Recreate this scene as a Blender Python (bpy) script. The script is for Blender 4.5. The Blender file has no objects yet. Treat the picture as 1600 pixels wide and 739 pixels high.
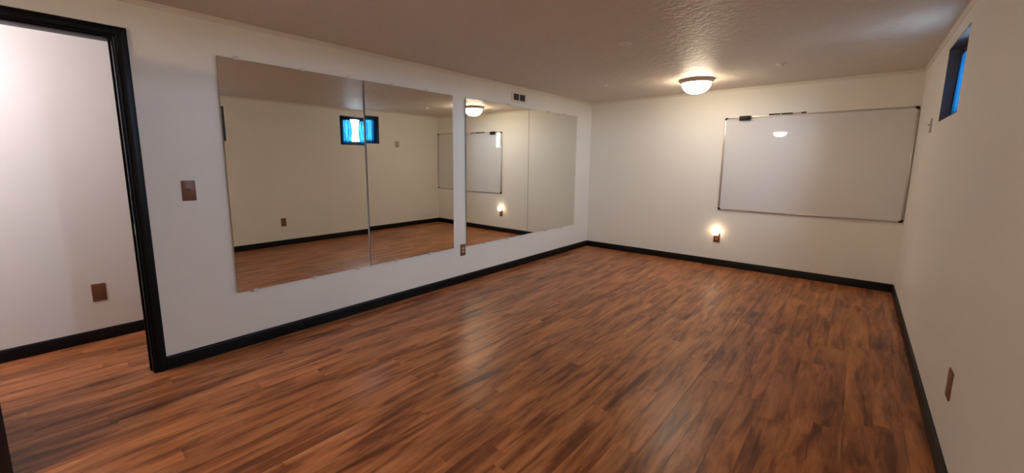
import bpy, bmesh, math, random
from mathutils import Vector, Matrix
random.seed(7)
scene = bpy.context.scene
COL = scene.collection

# ---------------------------------------------------------------- camera, sky, exposure
W, L, H = 3.790, 6.076, 2.360          # room: left wall x=0, right wall x=W, back wall y=L
Y0 = -3.95                             # wall behind the camera
HX = -0.965                            # far wall of the hallway
F_PX, PPX, PPY = 629.36, -18.72, -22.21
yaw, pitch, roll = -0.7232, -0.146, 0.0045
fw = Vector((math.sin(yaw)*math.cos(pitch), math.cos(yaw)*math.cos(pitch), math.sin(pitch)))
rt = Vector((math.cos(yaw), -math.sin(yaw), 0)); up = rt.cross(fw)
Rv = math.cos(roll)*rt + math.sin(roll)*up
Uv = -math.sin(roll)*rt + math.cos(roll)*up
cd = bpy.data.cameras.new('camera'); cam = bpy.data.objects.new('camera', cd); COL.objects.link(cam)
cam.matrix_world = Matrix(((Rv.x, Uv.x, -fw.x, 3.3757), (Rv.y, Uv.y, -fw.y, 0.0), (Rv.z, Uv.z, -fw.z, 1.3916), (0, 0, 0, 1)))
cd.sensor_width = 36.0; cd.sensor_fit = 'HORIZONTAL'; cd.lens = F_PX/1600*36.0
cd.shift_x = -PPX/1600; cd.shift_y = PPY/1600
cd.clip_start = 0.02; cd.clip_end = 100
scene.camera = cam

world = bpy.data.worlds.new('sky'); scene.world = world; world.use_nodes = True
bg = world.node_tree.nodes['Background']
bg.inputs[0].default_value = (0.54, 0.73, 0.98, 1); bg.inputs[1].default_value = 105.0

vs = scene.view_settings
vs.view_transform = 'Standard'; vs.look = 'None'; vs.gamma = 1.0; vs.use_curve_mapping = False
vs.exposure = 1.22
scene.display_settings.display_device = 'sRGB'

LAMP_BACK, LAMP_FRONT, LAMP_HALL = 19.0, 92.0, 16.5
LAMP_COL = (1.0, 0.82, 0.60)

def area_light(name, loc, rot, sx, sy, power, color, portal=False):
    d = bpy.data.lights.new(name, 'AREA'); d.shape = 'RECTANGLE'; d.size = sx; d.size_y = sy
    d.energy = power; d.color = color
    o = bpy.data.objects.new(name, d); COL.objects.link(o); o.location = loc; o.rotation_euler = rot
    if portal: d.cycles.is_portal = True
    return o
WIN = [(3.762, 4.553, 1.713, 2.237), (1.160, 1.952, 1.698, 2.205)]
for (a, b, c, d) in WIN:
    area_light('window_daylight_portal', (W+0.235, (a+b)/2, (c+d)/2), (0, math.radians(90), 0), d-c, b-a, 1, (1, 1, 1), True)
hl = bpy.data.lights.new('hall_lamp_light', 'POINT'); hl.energy = LAMP_HALL; hl.color = (0.93, 0.855, 1.0); hl.shadow_soft_size = 0.12
hlo = bpy.data.objects.new('hall_lamp_light', hl); COL.objects.link(hlo); hlo.location = (-0.48, -0.90, 2.20)

# ---------------------------------------------------------------- materials
def mat(name, base=(.8, .8, .8), rough=.5, metal=0.0, spec=.5, **kw):
    m = bpy.data.materials.new(name); m.use_nodes = True
    p = m.node_tree.nodes['Principled BSDF']
    p.inputs['Base Color'].default_value = (*base, 1); p.inputs['Roughness'].default_value = rough
    p.inputs['Metallic'].default_value = metal; p.inputs['Specular IOR Level'].default_value = spec
    for k, v in kw.items():
        p.inputs[k].default_value = (*v, 1) if isinstance(v, tuple) else v
    return m
def N(m, t, **kw):
    n = m.node_tree.nodes.new(t)
    for k, v in kw.items(): setattr(n, k, v)
    return n
def LK(m, a, b): m.node_tree.links.new(a, b)
def P(m): return m.node_tree.nodes['Principled BSDF']
def pos_map(m, scale, offset_random=False):
    g = N(m, 'ShaderNodeNewGeometry'); src = g.outputs['Position']
    if offset_random:
        oi = N(m, 'ShaderNodeObjectInfo')
        mu = N(m, 'ShaderNodeVectorMath', operation='SCALE'); mu.inputs[0].default_value = (37.0, 91.0, 13.0)
        LK(m, oi.outputs['Random'], mu.inputs['Scale'])
        ad = N(m, 'ShaderNodeVectorMath', operation='ADD'); LK(m, src, ad.inputs[0]); LK(m, mu.outputs[0], ad.inputs[1])
        src = ad.outputs[0]
    s = N(m, 'ShaderNodeVectorMath', operation='MULTIPLY'); LK(m, src, s.inputs[0]); s.inputs[1].default_value = scale
    return s.outputs[0]
def noise(m, vec, scale=1.0, detail=4.0, rough=.55, dist=0.0):
    n = N(m, 'ShaderNodeTexNoise'); n.inputs['Scale'].default_value = scale; n.inputs['Detail'].default_value = detail
    n.inputs['Roughness'].default_value = rough; n.inputs['Distortion'].default_value = dist
    LK(m, vec, n.inputs['Vector']); return n.outputs['Fac']
def ramp(m, fac, stops):
    r = N(m, 'ShaderNodeValToRGB'); e = r.color_ramp.elements
    while len(e) < len(stops): e.new(.5)
    for el, (p_, c) in zip(e, stops): el.position = p_; el.color = (*c, 1)
    LK(m, fac, r.inputs[0]); return r.outputs[0]
def mix(m, a, b, fac, blend='MIX'):
    n = N(m, 'ShaderNodeMix', data_type='RGBA', blend_type=blend)
    if isinstance(fac, (int, float)): n.inputs[0].default_value = fac
    else: LK(m, fac, n.inputs[0])
    for s, v in ((n.inputs[6], a), (n.inputs[7], b)):
        if isinstance(v, tuple): s.default_value = (*v, 1)
        else: LK(m, v, s)
    return n.outputs[2]
def bump(m, h, strength=.2, dist=.001):
    b = N(m, 'ShaderNodeBump'); b.inputs['Strength'].default_value = strength; b.inputs['Distance'].default_value = dist
    LK(m, h, b.inputs['Height']); LK(m, b.outputs[0], P(m).inputs['Normal'])

M = {}
# painted wall
def paint(name, base, bscale, bstr, bdist, rough=.55):
    m = mat(name, base, rough, spec=.35)
    v = pos_map(m, (1, 1, 1))
    c = ramp(m, noise(m, v, 1.3, 3), [(.3, tuple(x*.97 for x in base)), (.7, base)])
    LK(m, c, P(m).inputs['Base Color'])
    bump(m, noise(m, v, bscale, 3, .6), bstr, bdist)
    return m
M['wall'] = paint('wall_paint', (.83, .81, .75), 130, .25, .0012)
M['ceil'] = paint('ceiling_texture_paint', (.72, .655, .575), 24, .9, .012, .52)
M['trimwhite'] = mat('cream_trim_paint', (.74, .70, .63), .4)
M['black'] = mat('black_gloss_paint', (.0025, .0025, .003), .40, spec=.22)
M['doorblack'] = mat('black_door_paint', (.012, .010, .012), .4, spec=.4)
# wood planks
m = mat('wood_plank', (.3, .15, .08), .36, spec=.30); M['wood'] = m
v1 = pos_map(m, (15, 1.7, 1), True); v2 = pos_map(m, (110, 5, 1), True); v3 = pos_map(m, (7, 1.5, 1), True)
streak = noise(m, v1, 1.0, 5, .64, .6); fine = noise(m, v2, 1.0, 4, .6, .3); blot = noise(m, v3, 1.0, 3, .6, .4)
c1 = ramp(m, streak, [(.29, (.095, .029, .010)), (.41, (.235, .076, .026)), (.50, (.395, .145, .050)), (.62, (.52, .213, .082)), (.80, (.62, .30, .135))])
c2 = ramp(m, blot, [(.32, (.58, .53, .51)), (.50, (1, 1, 1)), (.72, (1.18, 1.10, 1.0))])
c = mix(m, c1, c2, .8, 'MULTIPLY')
c3 = ramp(m, fine, [(.3, (.72, .70, .68)), (.6, (1.05, 1.05, 1.05))])
c = mix(m, c, c3, .55, 'MULTIPLY')
oi = N(m, 'ShaderNodeObjectInfo')
tone = ramp(m, oi.outputs['Random'], [(0, (.80, .76, .74)), (.5, (1.0, 1.0, 1.0)), (1, (1.14, 1.10, 1.04))])
c = mix(m, c, tone, .40, 'MULTIPLY')
LK(m, c, P(m).inputs['Base Color'])
rr = N(m, 'ShaderNodeMapRange'); LK(m, fine, rr.inputs[0]); rr.inputs[3].default_value = .24; rr.inputs[4].default_value = .42
LK(m, rr.outputs[0], P(m).inputs['Roughness'])
bump(m, fine, .12, .0008)
M['sub'] = mat('dark_plank_joint', (.03, .014, .008), .8)
# mirror
M['mirror'] = mat('mirror_silver', (.87, .88, .83), .0, 1.0)
M['medge'] = mat('mirror_cut_edge', (.30, .33, .30), .25, .6)
M['clip'] = mat('clear_plastic_clip', (.80, .78, .74), .22, spec=.6); P(M['clip']).inputs['Transmission Weight'].default_value = .12
M['screw'] = mat('steel_screw', (.55, .54, .52), .3, 1.0)
# electrical
M['brown'] = mat('brown_plate', (.18, .068, .036), .38, spec=.5)
M['ivory'] = mat('ivory_plastic', (.62, .46, .34), .4)
M['toggle'] = mat('brown_toggle', (.20, .085, .045), .35)
M['slot'] = mat('dark_slot', (.01, .008, .007), .7)
M['beige'] = mat('beige_plate', (.40, .37, .30), .45)
M['beige2'] = mat('beige_switch', (.52, .48, .40), .4)
M['ventwhite'] = mat('white_vent_metal', (.72, .69, .63), .4)
M['ventdark'] = mat('dark_vent_louver', (.035, .028, .028), .5)
# whiteboard
M['board'] = mat('white_enamel', (.70, .695, .70), .018, spec=.5)
M['alu'] = mat('brushed_aluminium', (.50, .47, .44), .36, .85)
M['cap'] = mat('black_plastic', (.006, .005, .005), .5, spec=.25)
M['felt'] = mat('dark_felt', (.022, .014, .018), .9)
M['mk_dark'] = mat('olive_black_marker', (.035, .030, .015), .4)
M['mk_white'] = mat('white_marker', (.62, .50, .47), .4)
M['mk_red'] = mat('dark_red_cap', (.07, .016, .012), .4)
# lamps
M['pan'] = mat('brushed_bronze_pan', (.50, .42, .37), .40, .3)
def glow(name, col, strength):
    g = mat(name, (.9, .88, .84), .35)
    P(g).inputs['Emission Color'].default_value = (*col, 1); P(g).inputs['Emission Strength'].default_value = strength
    return g
M['bowl_back'] = glow('lit_frosted_glass', LAMP_COL, LAMP_BACK)
M['bowl_front'] = glow('lit_frosted_glass_front', LAMP_COL, LAMP_FRONT)
M['night'] = glow('night_light_shade', (1.0, .74, .46), 3.2)
M['cover'] = mat('white_ceiling_cover', (.78, .74, .68), .3)
# window
M['reveal'] = mat('black_reveal_paint', (.075, .075, .080), .5)
M['frame'] = mat('black_window_frame', (.012, .012, .014), .35)
g = mat('window_glass', (1, 1, 1), .0); M['glass'] = g
t = N(g, 'ShaderNodeBsdfTransparent'); gl = N(g, 'ShaderNodeBsdfGlossy'); gl.inputs['Roughness'].default_value = 0.0
ms = N(g, 'ShaderNodeMixShader'); ms.inputs[0].default_value = .06
LK(g, t.outputs[0], ms.inputs[1]); LK(g, gl.outputs[0], ms.inputs[2]); LK(g, ms.outputs[0], g.node_tree.nodes['Material Output'].inputs[0])
g = bpy.data.materials.new('sheer_blue_fabric'); g.use_nodes = True; M['curtain'] = g
nt = g.node_tree; nt.nodes.remove(nt.nodes['Principled BSDF'])
t = N(g, 'ShaderNodeBsdfTransparent')
weave = noise(g, pos_map(g, (30, 60, 3.0)), 1.0, 3, .6, .4)
LK(g, ramp(g, weave, [(.34, (.0001, .0010, .0028)), (.50, (.0006, .0062, .0105)), (.68, (.0035, .0150, .0180))]), t.inputs[0])
tl = N(g, 'ShaderNodeBsdfTranslucent'); tl.inputs[0].default_value = (.002, .018, .040, 1)
df = N(g, 'ShaderNodeBsdfDiffuse'); df.inputs[0].default_value = (.02, .06, .15, 1)
m1 = N(g, 'ShaderNodeMixShader'); m1.inputs[0].default_value = .5
m2 = N(g, 'ShaderNodeMixShader'); m2.inputs[0].default_value = .5
LK(g, tl.outputs[0], m1.inputs[1]); LK(g, df.outputs[0], m1.inputs[2]); LK(g, t.outputs[0], m2.inputs[1]); LK(g, m1.outputs[0], m2.inputs[2])
LK(g, m2.outputs[0], nt.nodes['Material Output'].inputs[0])
M['header'] = mat('dark_blue_gathered_fabric', (.010, .016, .035), .9)

# ---------------------------------------------------------------- helpers
def link(name, me, material=None, parent=None):
    if material:
        for x in (material if isinstance(material, (list, tuple)) else [material]): me.materials.append(M[x])
    o = bpy.data.objects.new(name, me); COL.objects.link(o)
    if parent: o.parent = parent
    return o
def done(name, bm, material=None, parent=None, smooth=None):
    bmesh.ops.recalc_face_normals(bm, faces=bm.faces)
    me = bpy.data.meshes.new(name); bm.to_mesh(me); bm.free()
    if smooth is not None:
        me.shade_smooth()
        try: me.set_sharp_from_angle(angle=math.radians(smooth))
        except Exception: pass
    return link(name, me, material, parent)
def box(bm, x0, x1, y0, y1, z0, z1, bev=0.0, seg=2):
    r = bmesh.ops.create_cube(bm, size=1.0)
    vsx = r['verts']
    for v in vsx:
        v.co = Vector((x0 if v.co.x < 0 else x1, y0 if v.co.y < 0 else y1, z0 if v.co.z < 0 else z1))
    if bev > 0:
        es = {e for v in vsx for e in v.link_edges}
        bmesh.ops.bevel(bm, geom=list(es), offset=bev, segments=seg, profile=.5, affect='EDGES')
def boxo(name, x0, x1, y0, y1, z0, z1, material, parent=None, bev=0.0, seg=2):
    bm = bmesh.new(); box(bm, x0, x1, y0, y1, z0, z1, bev, seg)
    return done(name, bm, material, parent, 35 if bev else None)
def lathe(name, prof, material, parent=None, n=40, smooth=50):
    bm = bmesh.new(); rings = []
    for (r, z) in prof:
        if r < 1e-6: rings.append([bm.verts.new((0, 0, z))])
        else: rings.append([bm.verts.new((r*math.cos(2*math.pi*i/n), r*math.sin(2*math.pi*i/n), z)) for i in range(n)])
    for a, b in zip(rings, rings[1:]):
        for i in range(n):
            j = (i+1) % n
            if len(a) == 1: bm.faces.new((a[0], b[i], b[j]))
            elif len(b) == 1: bm.faces.new((a[i], a[j], b[0]))
            else: bm.faces.new((a[i], a[j], b[j], b[i]))
    return done(name, bm, material, parent, smooth)
def extrude_profile(bm, prof, p0, p1, outd, upd=Vector((0, 0, 1)), m0=0.0, m1=0.0):
    """profile (out, up) swept from p0 to p1; m0/m1 shift the ends along the run per unit 'out' (mitres)"""
    p0, p1 = Vector(p0), Vector(p1); run = (p1-p0).normalized(); a = []; b = []
    for (o, u) in prof:
        a.append(bm.verts.new(p0+outd*o+upd*u+run*(m0*o))); b.append(bm.verts.new(p1+outd*o+upd*u+run*(m1*o)))
    n = len(prof)
    for i in range(n):
        j = (i+1) % n; bm.faces.new((a[i], a[j], b[j], b[i]))
    bm.faces.new(a); bm.faces.new(b[::-1])
def empty(name, loc=(0, 0, 0)):
    o = bpy.data.objects.new(name, None); COL.objects.link(o); o.location = loc; o.empty_display_size = .1; return o
def tag(o, label, cat, group=None, kind=None):
    o['label'] = label; o['category'] = cat
    if group: o['group'] = group
    if kind: o['kind'] = kind
    return o
def struct(o, label, cat): return tag(o, label, cat, kind='structure')
def copy_tree(o, parent=None):
    c = o.copy(); COL.objects.link(c); c.parent = parent
    for ch in list(o.children): copy_tree(ch, c)
    return c
def wall_mesh(axis, us, vs_, t0, t1, holes):
    """slab in the plane of (u, z), thickness t0..t1 along axis, rectangular holes (u0,u1,v0,v1)"""
    us = sorted(set(us + [h[i] for h in holes for i in (0, 1)])); vs_ = sorted(set(vs_ + [h[i] for h in holes for i in (2, 3)]))
    nu, nv = len(us)-1, len(vs_)-1
    def solid(i, j):
        if i < 0 or j < 0 or i >= nu or j >= nv: return False
        cu, cv = (us[i]+us[i+1])/2, (vs_[j]+vs_[j+1])/2
        return not any(h[0] < cu < h[1] and h[2] < cv < h[3] for h in holes)
    bm = bmesh.new(); cache = {}
    def V(i, j, t):
        k = (i, j, t)
        if k not in cache:
            co = (t, us[i], vs_[j]) if axis == 'x' else (us[i], t, vs_[j]); cache[k] = bm.verts.new(co)
        return cache[k]
    for i in range(nu):
        for j in range(nv):
            if not solid(i, j): continue
            for t in (t0, t1): bm.faces.new((V(i, j, t), V(i+1, j, t), V(i+1, j+1, t), V(i, j+1, t)))
            for (di, dj, a, b) in ((-1, 0, (i, j), (i, j+1)), (1, 0, (i+1, j), (i+1, j+1)), (0, -1, (i, j), (i+1, j)), (0, 1, (i, j+1), (i+1, j+1))):
                if not solid(i+di, j+dj): bm.faces.new((V(*a, t0), V(*b, t0), V(*b, t1), V(*a, t1)))
    return bm

# ---------------------------------------------------------------- the setting
DY0, DY1, DZ = -0.400, 0.362, 2.113          # door opening
WT = 0.105                                   # partition thickness
struct(done('wall_left', wall_mesh('x', [Y0, L], [0, H], -WT, 0, [(DY0, DY1, -1, DZ)]), 'wall'), 'cream painted wall that carries the mirrors and the doorway', 'wall')
struct(done('wall_back', wall_mesh('y', [-0.02-WT, W+.22], [0, H], L, L+.12, []), 'wall'), 'cream painted end wall behind the whiteboard', 'wall')
struct(done('wall_right', wall_mesh('x', [Y0, L], [0, H], W, W+.22, WIN), 'wall'), 'cream painted wall with the small high windows', 'wall')
struct(done('wall_front', wall_mesh('y', [HX-.12, W+.22], [0, H], Y0-.12, Y0, []), 'wall'), 'cream painted wall opposite the whiteboard wall', 'wall')
struct(done('wall_hall', wall_mesh('x', [Y0, 1.8], [0, H], HX-.12, HX, []), 'wall'), 'pale hallway wall seen through the doorway', 'wall')
struct(done('wall_hall_end', wall_mesh('y', [HX-.12, -WT], [0, H], 1.8, 1.92, []), 'wall'), 'pale wall closing the end of the hallway', 'wall')
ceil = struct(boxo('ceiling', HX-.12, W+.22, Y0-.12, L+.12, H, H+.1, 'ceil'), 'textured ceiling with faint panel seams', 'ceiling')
for sx in (0.94, 1.60, 2.262, 2.92):
    bm = bmesh.new(); extrude_profile(bm, [(-.006, 0), (-.003, -.0016), (.003, -.0016), (.006, 0)], (sx, .2 if sx != 1.6 else 2.2, H), (sx, L-.02, H), Vector((1, 0, 0)))
    done('seam', bm, 'ceil', ceil)
gr = paint('gravel_ground', (.045, .040, .030), 30, .8, .01, .9); M['gravel'] = gr
struct(boxo('ground', W+.22, W+22, -16, 22, 1.30, 1.55, 'gravel'), 'bare ground outside the small windows', 'ground')
floor = struct(boxo('floor', HX-.12, W+.22, Y0-.12, L+.12, -.10, -.006, 'sub'), 'reddish brown wood plank floor', 'floor')
# planks: one shared mesh of unit length, running along the long side of the room
PW, PL, G = 0.1225, 1.22, 0.0002
bm = bmesh.new(); box(bm, G, PW-G, 0, 1, -.006, 0)
es = [e for e in bm.edges if all(abs(v.co.z) < 1e-6 for v in e.verts) and abs(e.verts[0].co.y-e.verts[1].co.y) > .5]
bmesh.ops.bevel(bm, geom=es, offset=.0007, segments=1, affect='EDGES')
pm = bpy.data.meshes.new('plank'); bmesh.ops.recalc_face_normals(bm, faces=bm.faces); bm.to_mesh(pm); bm.free(); pm.materials.append(M['wood'])
def plank(x, y0, y1, w=1.0):
    o = bpy.data.objects.new('plank', pm); COL.objects.link(o); o.parent = floor
    o.location = (x, y0+G, 0); o.scale = (w, y1-y0-2*G, 1)
row = 0; x = HX+.002
while x < W-.01:
    w = min(1.0, (W-.002-x)/PW)
    ya, yb = (Y0+.002, L-.002) if x+PW > -.02 else (-1.6, 1.79)
    off = random.uniform(.25, 1.0)*PL if row % 2 else random.uniform(.05, .75)*PL
    y = ya; e = ya+off
    while y < yb-.02:
        e2 = min(e, yb)
        if yb-e2 < .12: e2 = yb
        plank(x, y, e2, w); y = e2; e = y+PL
    x += PW; row += 1

# baseboards
BB = [(0, 0), (.014, 0), (.014, .074), (.012, .082), (.007, .088), (0, .090)]
def baseboard(name, p0, p1, out, label, m0=0, m1=0):
    bm = bmesh.new(); extrude_profile(bm, BB, p0, p1, Vector(out), m0=m0, m1=m1)
    return struct(done(name, bm, 'black', None, 30), label, 'baseboard')
CW = .066                                     # door casing width
baseboard('baseboard_left', (0, DY1+CW, 0), (0, L, 0), (1, 0, 0), 'black baseboard under the mirrors', m1=-1)
baseboard('baseboard_left', (0, Y0, 0), (0, DY0-CW, 0), (1, 0, 0), 'black baseboard behind the open door', m0=1)
baseboard('baseboard_back', (0, L, 0), (W, L, 0), (0, -1, 0), 'black baseboard under the whiteboard', m0=1, m1=-1)
baseboard('baseboard_right', (W, Y0, 0), (W, L, 0), (-1, 0, 0), 'black baseboard along the window wall', m0=1, m1=-1)
baseboard('baseboard_hall', (HX, Y0, 0), (HX, 1.8, 0), (1, 0, 0), 'black baseboard in the hallway', m1=-1)
# cove strips where walls meet the ceiling
CR = [(0, 0), (.016, 0), (.016, -.005), (.010, -.012), (.005, -.020), (.004, -.030), (0, -.031)]
def crown(name, p0, p1, out, label, m0=0, m1=0):
    bm = bmesh.new(); extrude_profile(bm, CR, p0, p1, Vector(out), m0=m0, m1=m1)
    return struct(done(name, bm, 'trimwhite', None, 30), label, 'trim')
crown('trim_1', (0, Y0, H), (0, L, H), (1, 0, 0), 'thin cream ceiling trim above the mirrors', 1, -1)
crown('trim_2', (0, L, H), (W, L, H), (0, -1, 0), 'thin cream ceiling trim above the whiteboard', 1, -1)
crown('trim_3', (W, Y0, H), (W, L, H), (-1, 0, 0), 'thin cream ceiling trim above the windows', 1, -1)
# doorway: black jamb lining and casing
t4 = struct(empty('trim_4', (0, (DY0+DY1)/2, 0)), 'glossy black casing and jamb around the doorway', 'door frame')
oy = (DY0+DY1)/2
def loc(o): o.location = (0, -oy, 0); return o
JT = .006
loc(boxo('jamb', -WT-.004, .004, DY1-JT, DY1, 0.001, DZ, 'black', t4, .002))
loc(boxo('jamb', -WT-.004, .004, DY0, DY0+JT, 0.001, DZ, 'black', t4, .002))
loc(boxo('head_jamb', -WT-.004, .004, DY0, DY1, DZ-JT, DZ, 'black', t4, .002))
loc(boxo('door_stop', -.066, -.054, DY1-JT-.010, DY1-JT, 0.001, DZ-JT, 'black', t4, .002))
loc(boxo('strike_plate', -.030, -.004, DY1-JT-.0015, DY1-JT, .93, 1.0, 'screw', t4))
CP = [(0, 0), (.010, 0), (.013, .004), (.013, .010), (.010, .014), (.014, .020), (.017, .034), (.017, .052), (.013, .062), (.008, CW), (0, CW)]
def casing(name, p0, p1, upd, m0s, m1s):
    bm = bmesh.new(); a = []; b = []
    p0, p1, upd = Vector(p0), Vector(p1), Vector(upd); run = (p1-p0).normalized()
    for (o, u) in CP:
        a.append(bm.verts.new(p0+Vector((o, 0, 0))+upd*u+run*m0s*u)); b.append(bm.verts.new(p1+Vector((o, 0, 0))+upd*u+run*m1s*u))
    n = len(CP)
    for i in range(n):
        j = (i+1) % n; bm.faces.new((a[i], a[j], b[j], b[i]))
    bm.faces.new(a); bm.faces.new(b[::-1])
    return loc(done(name, bm, 'black', t4, 30))
casing('casing', (0, DY1, 0.001), (0, DY1, DZ), (0, 1, 0), 0, 1)
casing('casing', (0, DY0, 0.001), (0, DY0, DZ), (0, -1, 0), 0, 1)
casing('head_casing', (0, DY0, DZ), (0, DY1, DZ), (0, 0, 1), -1, 1)
# open door, hinged on the near jamb and swung into the room
dr = struct(empty('door_1', (.022, DY0+.004, 0)), 'black door standing open beside the doorway', 'door')
dr.rotation_euler = (0, 0, math.radians(13.8))
LW, TH = .748, .035
def dl(name, *a, **k): return boxo(name, *a, parent=dr, **k)
dl('stile', 0, .115, -TH, 0, .010, 2.09, 'doorblack', bev=.002); dl('stile', LW-.115, LW, -TH, 0, .010, 2.09, 'doorblack', bev=.002)
for (z0, z1) in ((.010, .25), (.92, 1.06), (1.96, 2.09)): dl('rail', .115, LW-.115, -TH, 0, z0, z1, 'doorblack', bev=.001)
for (z0, z1) in ((.25, .92), (1.06, 1.96)): dl('panel', .110, LW-.110, -TH+.009, -.009, z0-.005, z1+.005, 'doorblack', bev=.003)
for s in (-1, 1):
    k = lathe('knob', [(0, 0), (.026, 0), (.026, .004), (.010, .008), (.009, .030), (.022, .040), (.027, .052), (.020, .063), (0, .066)], 'screw', dr, 24)
    k.location = (LW-.06, 0 if s > 0 else -TH, .96); k.rotation_euler = (math.radians(-90 if s > 0 else 90), 0, 0)

# windows on the right wall
def window(idx, a, b, c, d, label):
    w = struct(empty('window_%d' % idx, (W, (a+b)/2, c)), label, 'window')
    def L_(o): o.location = (-W, -(a+b)/2, -c); return o
    T = .006
    L_(boxo('jamb', W+.001, W+.20, a, a+T, c, d, 'reveal', w)); L_(boxo('jamb', W+.001, W+.20, b-T, b, c, d, 'reveal', w))
    L_(boxo('sill', W+.001, W+.20, a+T, b-T, c, c+T, 'reveal', w)); L_(boxo('head', W+.001, W+.20, a+T, b-T, d-T, d, 'reveal', w))
    x0, x1 = W+.095, W+.130; fwid, fh, f0, fb = .085, .045, .115, .075
    L_(boxo('frame_stile', x0, x1, a+T, a+f0, c+T, d-T, 'frame', w, .003)); L_(boxo('frame_stile', x0, x1, b-fwid, b-T, c+T, d-T, 'frame', w, .003))
    L_(boxo('frame_rail', x0, x1, a+f0, b-fwid, c+T, c+fb, 'frame', w, .003)); L_(boxo('frame_rail', x0, x1, a+f0, b-fwid, d-fh, d-T, 'frame', w, .003))
    L_(boxo('pane', W+.111, W+.115, a+f0, b-fwid, c+fb, d-fh, 'glass', w))
    return w
window(1, *WIN[0], 'small high window with black reveal, near the whiteboard')
window(2, *WIN[1], 'small high window with black reveal, seen only at the left edge of the mirrors')

# ---------------------------------------------------------------- things on the walls
# mirrors
def mirror(y0, y1, z0, z1, s, t, label, clips, gap=.004):
    yc, zc = (y0+y1)/2, (z0+z1)/2
    e = empty('wall_mirror', (.0185, yc, z0))
    nrm = Vector((1, s, t)).normalized(); zax = Vector((0, 0, 1)); zax = (zax - nrm*zax.dot(nrm)).normalized(); yax = zax.cross(nrm)
    R3 = Matrix((nrm, yax, zax)).transposed().to_4x4()
    e.matrix_world = Matrix.Translation((.0165, yc, zc)) @ R3 @ Matrix.Translation((0, 0, -(z1-z0)/2))
    hy = (y1-y0)/2-gap; hz = z1-z0
    bm = bmesh.new(); box(bm, -.006, 0, -hy, hy, 0, hz)
    for f in bm.faces: f.material_index = 0
    bmesh.ops.recalc_face_normals(bm, faces=bm.faces)
    for f in bm.faces: f.material_index = 0 if f.normal.x > .9 else 1
    me = bpy.data.meshes.new('glass'); bm.to_mesh(me); bm.free()
    link('glass', me, ['mirror', 'medge'], e)
    for top in (0, 1):
        for cy in clips:
            bm = bmesh.new(); box(bm, -.008, .005, -.017, .017, -.013, .011, .004, 2)
            c = done('mirror_clip', bm, 'clip', e, 40); c.location = (.0006 if False else 0.0, cy-yc, hz+.006 if top else -.006)
            bm = bmesh.new(); bmesh.ops.create_cone(bm, cap_ends=True, segments=12, radius1=.0045, radius2=.003, depth=.002)
            sc = done('screw', bm, 'screw', c); sc.location = (.0055, 0, .005 if top else -.005); sc.rotation_euler = (0, math.radians(90), 0)
            if not top: c.rotation_euler = (math.radians(180), 0, 0); sc.location.z = .005
    return tag(e, label, 'mirror', 'frameless wall mirrors')
mirror(0.867, 1.966, .4305, 2.108, .0082, -.0002, 'frameless wall mirror nearest the doorway, right of the brown light switch', (.99, 1.447, 1.842), .007)
mirror(1.966, 3.031, .4305, 2.108, .0077, -.0057, 'second frameless wall mirror from the doorway, left of the bare wall strip', (2.263, 2.680), .007)
mirror(3.214, 4.379, .4223, 2.108, -.0014, -.0023, 'third frameless wall mirror from the doorway, right beside the brown outlet, showing the night light', (3.526, 3.966), .005)
mirror(4.379, 5.607, .4223, 2.108, -.0014, -.0023, 'frameless wall mirror nearest the whiteboard wall', (4.83, 5.25), .005)

# plates: built facing +x about their base centre, then placed
def place(e, loc_, facing): e.location = loc_; e.rotation_euler = (0, 0, {'+x': 0, '-x': math.pi, '-y': -math.pi/2}[facing]); return e
def outlet(w=.079, h=.137, face='ivory'):
    e = empty('wall_outlet')
    boxo('cover_plate', 0, .0065, -w/2, w/2, 0, h, 'brown', e, .003)
    for k in (-1, 1):
        zc = h/2+k*.0195
        bm = bmesh.new(); n = 20; prof = []
        for i in range(n):
            a_ = 2*math.pi*i/n; prof.append((.0170*math.cos(a_), max(-.0135, min(.0135, .0170*math.sin(a_)))))
        A = [bm.verts.new((.0060, p_, q_)) for p_, q_ in prof]; B = [bm.verts.new((.0085, p_*.95, q_*.95)) for p_, q_ in prof]
        for i in range(n): bm.faces.new((A[i], A[(i+1) % n], B[(i+1) % n], B[i]))
        bm.faces.new(B); bm.faces.new(A[::-1])
        r = done('receptacle', bm, face, e); r.location = (0, 0, zc)
        for (sy, sh) in ((-.006, .008), (.006, .0065)):
            boxo('slot', .0083, .0088, sy-.001, sy+.001, -sh/2+.002, sh/2+.002, 'slot', r)
    bm = bmesh.new(); bmesh.ops.create_cone(bm, cap_ends=True, segments=12, radius1=.0035, radius2=.0028, depth=.0015)
    s = done('screw', bm, 'toggle', e); s.location = (.0070, 0, h/2); s.rotation_euler = (0, math.radians(90), 0)
    return e
def switch(plate, tog, w=.077, h=.136):
    e = empty('light_switch')
    boxo('cover_plate', 0, .0065, -w/2, w/2, 0, h, plate, e, .003)
    boxo('switch_collar', .006, .0075, -.007, .007, h/2-.014, h/2+.014, tog, e, .0005)
    t_ = boxo('toggle', 0, .016, -.0045, .0045, -.005, .005, tog, e, .0015); t_.location = (.006, 0, h/2+.002); t_.rotation_euler = (0, math.radians(-28), 0)
    for k in (-1, 1):
        bm = bmesh.new(); bmesh.ops.create_cone(bm, cap_ends=True, segments=12, radius1=.0035, radius2=.0028, depth=.0015)
        s = done('screw', bm, tog, e); s.location = (.0070, 0, h/2+k*.030); s.rotation_euler = (0, math.radians(90), 0)
    return e
GO = 'brown electrical outlets'
tag(place(outlet(face='toggle'), (HX, .201, .315), '+x'), 'brown wall outlet in the hallway beyond the doorway', 'outlet', GO)
tag(place(outlet(), (0, 3.1685, .318), '+x'), 'brown wall outlet with two ivory sockets between the mirrors', 'outlet', GO)
tag(place(outlet(face='toggle'), (W, 2.675, .322), '-x'), 'brown wall outlet low on the window wall', 'outlet', GO)
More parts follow.
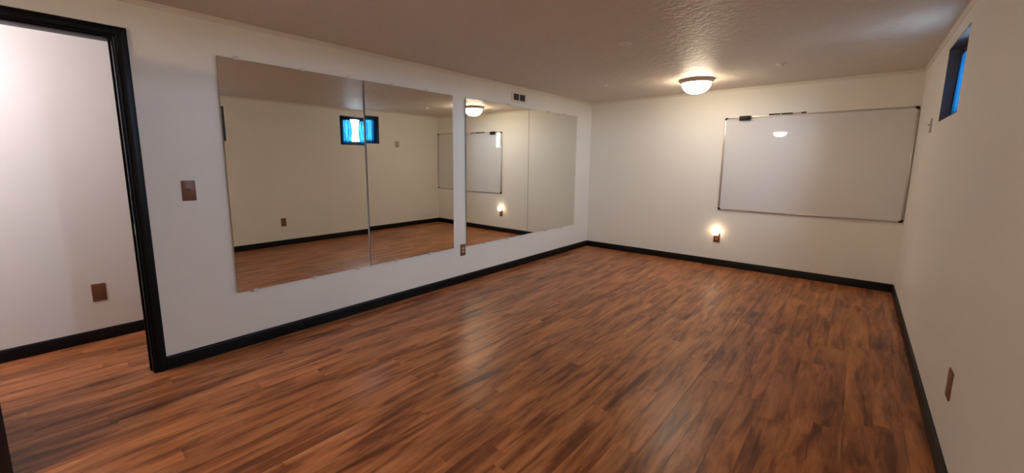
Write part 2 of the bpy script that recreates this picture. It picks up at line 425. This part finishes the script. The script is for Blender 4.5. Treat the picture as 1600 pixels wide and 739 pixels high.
tag(place(outlet(), (1.999, L, .322), '-y'), 'brown wall outlet under the whiteboard, holding the night light', 'outlet', GO)
tag(place(switch('brown', 'toggle'), (0, .648, 1.130), '+x'), 'brown light switch between the doorway and the mirrors', 'switch')
tag(place(switch('beige', 'beige2', .085, .116), (W, 4.965, 1.660), '-x'), 'small beige light switch on the wall between window and whiteboard', 'switch')

# night light plugged into the upper socket
e = empty('night_light')
boxo('plug_body', .0095, .034, -.020, .020, -.022, .030, 'brown', e, .005)
bm = bmesh.new(); n = 20; rings = []
for (z, r) in ((.018, .030), (.024, .038), (.060, .047), (.108, .050), (.110, .047)):
    rings.append([bm.verts.new((.052+r*.78*math.cos(2*math.pi*i/n), r*math.sin(2*math.pi*i/n), z)) for i in range(n)])
for a, b in zip(rings, rings[1:]):
    for i in range(n): bm.faces.new((a[i], a[(i+1) % n], b[(i+1) % n], b[i]))
bm.faces.new(rings[0][::-1]); bm.faces.new(rings[-1])
done('shade', bm, 'night', e, 40)
place(e, (1.990, L, .411), '-y'); tag(e, 'small glowing night light plugged in under the whiteboard', 'night light')

# wall vent high on the mirror wall
e = empty('air_vent', (0, 4.185, 2.160))
VW, VH = .310, .128; iy, z0, z1 = .118, .027, .107
bm = bmesh.new()
for (a, b, c, d) in ((-VW/2, -iy, 0, VH), (iy, VW/2, 0, VH), (-iy, iy, 0, z0), (-iy, iy, z1, VH)): box(bm, 0, .008, a, b, c, d)
done('frame', bm, 'ventwhite', e)
boxo('back_plate', .0005, .0015, -iy, iy, z0, z1, 'ventdark', e)
boxo('center_bar', .001, .008, -.007, .007, z0, z1, 'ventwhite', e)
for k in range(5):
    for (a, b) in ((-iy, -.007), (.007, iy)):
        z = z0+(k+.5)*(z1-z0)/5
        bm = bmesh.new(); box(bm, -.0035, .0035, a, b, -.0005, .0005)
        s = done('louver', bm, 'ventdark', e); s.location = (.0048, 0, z); s.rotation_euler = (0, math.radians(50), 0)
tag(e, 'small white air vent with dark louvers above the mirrors', 'vent')

# whiteboard
bx0, bx1, bz0, bz1 = 1.986, 3.784, .774, 1.993
e = empty('whiteboard', ((bx0+bx1)/2, L, bz0)); BW_, BH_ = bx1-bx0, bz1-bz0; hw = BW_/2; FT = .020
boxo('panel', -hw+.01, hw-.01, -.012, -.001, .01, BH_-.01, 'board', e)
def fr(x0, x1, z0, z1): return boxo('frame_rail', x0, x1, -.019, 0, z0, z1, 'alu', e, .003)
fr(-hw+FT, hw-FT, BH_-.017, BH_-.0005); fr(-hw+FT, hw-FT, .0005, FT); fr(-hw+.0005, -hw+FT, .0005+FT, BH_-FT); fr(hw-FT, hw-.0005, FT, BH_-FT)
for sx in (-1, 1):
    for (zc, sz) in ((0, 1), (BH_, -1)):
        bm = bmesh.new(); cs = .034; t = .0215; pts = []; r = .020      # rounded L cap
        out = [(cs, 0)] + [(r-r*math.sin(a), r-r*math.cos(a)) for a in [i*math.pi/2/6 for i in range(7)]] + [(0, cs)]
        inn = [(t-.001, cs), (t-.001, t-.001), (cs, t-.001)]
        pts = [(x_, z_) for (x_, z_) in out+inn]
        A = [bm.verts.new((sx*(-hw+x_), -.0215, zc+sz*z_)) for x_, z_ in pts]; B = [bm.verts.new((sx*(-hw+x_), 0, zc+sz*z_)) for x_, z_ in pts]
        k = len(pts)
        for i in range(k): bm.faces.new((A[i], A[(i+1) % k], B[(i+1) % k], B[i]))
        bm.faces.new(A); bm.faces.new(B[::-1]); done('corner_cap', bm, 'cap', e)
tag(e, 'large wall mounted whiteboard with aluminium frame and black corners', 'whiteboard')
# eraser clinging to the top edge of the board
e = empty('whiteboard_eraser', (2.217, L-.0195, 1.947))
boxo('felt_pad', -.061, .061, -.010, -.0005, 0, .054, 'felt', e, .002)
boxo('back_shell', -.062, .062, -.034, -.010, -.0005, .0545, 'cap', e, .005)
tag(e, 'black magnetic eraser hanging on the top left of the whiteboard', 'eraser')
# markers lying on the top rail
def marker(x, length, body, cap_, capright, label):
    e = empty('marker', (x, L-.0095, bz1+.0085))
    s = 1 if capright else -1
    def tube(name, a, b, r, mm, taper=None):
        o = lathe(name, [(0, a), (r*.8, a), (r, a+.002), (r, b-.002), (taper or r*.8, b), (0, b)], mm, e, 14, 40); o.rotation_euler = (0, math.radians(90), 0); return o
    if capright:
        tube('barrel', -length/2, length/2-.045, .0080, body, .006); tube('cap', length/2-.047, length/2, .0088, cap_)
    else:
        tube('cap', -length/2, -length/2+.045, .0088, cap_); tube('barrel', -length/2+.043, length/2, .0080, body)
    return tag(e, label, 'marker', 'markers on the whiteboard')
marker(2.530, .118, 'mk_dark', 'cap', False, 'leftmost dark marker lying on top of the whiteboard')
marker(2.656, .112, 'cap', 'mk_dark', True, 'middle black marker lying on top of the whiteboard')
marker(2.782, .122, 'mk_white', 'mk_red', True, 'pale marker with dark red cap lying on top of the whiteboard')

# curtains
def curtain_set(a, b, c, d, gap0, gap1, where):
    xr = W+.062; zr = d-.040
    bm = bmesh.new(); bmesh.ops.create_cone(bm, cap_ends=True, segments=14, radius1=.007, radius2=.007, depth=b-a-.016)
    r = done('curtain_rod', bm, 'frame', None, 40); r.location = (xr, (a+b)/2, zr); r.rotation_euler = (math.radians(90), 0, 0)
    tag(r, 'thin black curtain rod in the window ' + where, 'curtain rod')
    for side, (p, q) in enumerate(((a+.010, gap0), (gap1, b-.010))):
        e = empty('curtain', (xr, (p+q)/2, c+.012)); w = q-p; n = 60; nz = 10
        ph = random.uniform(0, 6); hz = zr-(c+.012)
        def surf(name, z0, z1, amp, freq, mm, flare, thick):
            bm = bmesh.new(); g_ = []
            for j in range(nz+1):
                z = z0+(z1-z0)*j/nz; rowv = []
                for i in range(n+1):
                    u = i/n; s_ = 1.0
                    edge = flare*math.sin(math.pi*min(1, max(0, (z/hz))))*(1 if side == 0 else -1)
                    yy = (u-.5)*w
                    inner = u if side == 0 else 1-u
                    yy += edge*inner
                    am = amp*(.55+.45*(1-z/hz))
                    rowv.append(bm.verts.new((am*math.sin(freq*2*math.pi*u+ph)+.4*am*math.sin(freq*4.7*u+ph*2+z*4), yy, z)))
                g_.append(rowv)
            for j in range(nz):
                for i in range(n): bm.faces.new((g_[j][i], g_[j][i+1], g_[j+1][i+1], g_[j+1][i]))
            o = done(name, bm, mm, e, 80); 
            if thick:
                sm = o.modifiers.new('thickness', 'SOLIDIFY'); sm.thickness = thick; sm.offset = 0
            return o
        surf('panel', 0, hz-.028, .011, 7, 'curtain', .03, 0)
        surf('rod_pocket', hz-.030, hz+.030, .013, 11, 'header', .0, .001)
        tag(e, ('sheer blue curtain panel farther from the whiteboard, window ' if side == 0 else 'sheer blue curtain panel nearer the whiteboard, window ')+where, 'curtain', 'sheer blue window curtains')
curtain_set(*WIN[0], 4.005, 4.185, 'beside the whiteboard wall')
curtain_set(*WIN[1], 1.490, 1.620, 'at the left edge of the mirrors')

# ceiling lamps
def lamp(x, y, glowm, label):
    e = empty('ceiling_lamp', (x, y, H))
    lathe('pan', [(0, 0), (.190, 0), (.193, -.004), (.190, -.009), (.176, -.030), (.167, -.042), (.160, -.043), (.156, -.038), (0, -.036)], 'pan', e, 48, 30)
    b = [(0, -.037), (.155, -.037)]
    for i in range(1, 11):
        a = i/10*math.pi/2; b.append((.155*math.cos(a)**.85 if i < 10 else 0, -.040-.118*math.sin(a)))
    lathe('glass_bowl', b, glowm, e, 48, 60)
    return tag(e, label, 'ceiling lamp', 'bowl shaped ceiling lamps')
lamp(1.860, 5.160, 'bowl_back', 'lit frosted glass bowl ceiling lamp near the whiteboard wall')
lamp(1.520, -2.450, 'bowl_front', 'lit ceiling lamp seen only as a reflection in the whiteboard')
# small round covers on the ceiling
def cover(x, y, r, label):
    e = empty('ceiling_cover', (x, y, H))
    lathe('base_plate', [(0, 0), (r, 0), (r, -.006), (r*.8, -.012), (0, -.012)], 'cover', e, 28, 40)
    lathe('hook', [(0, -.011), (.016, -.011), (.015, -.022), (.009, -.029), (0, -.031)], 'cover', e, 16, 50)
    return tag(e, label, 'ceiling cover', 'small round ceiling covers')
cover(.887, 4.772, .040, 'small white ceiling cover left of the ceiling lamp')
cover(1.850, 3.268, .050, 'small white ceiling cover in the middle of the ceiling')
cover(2.710, 4.866, .050, 'small white ceiling cover right of the ceiling lamp')
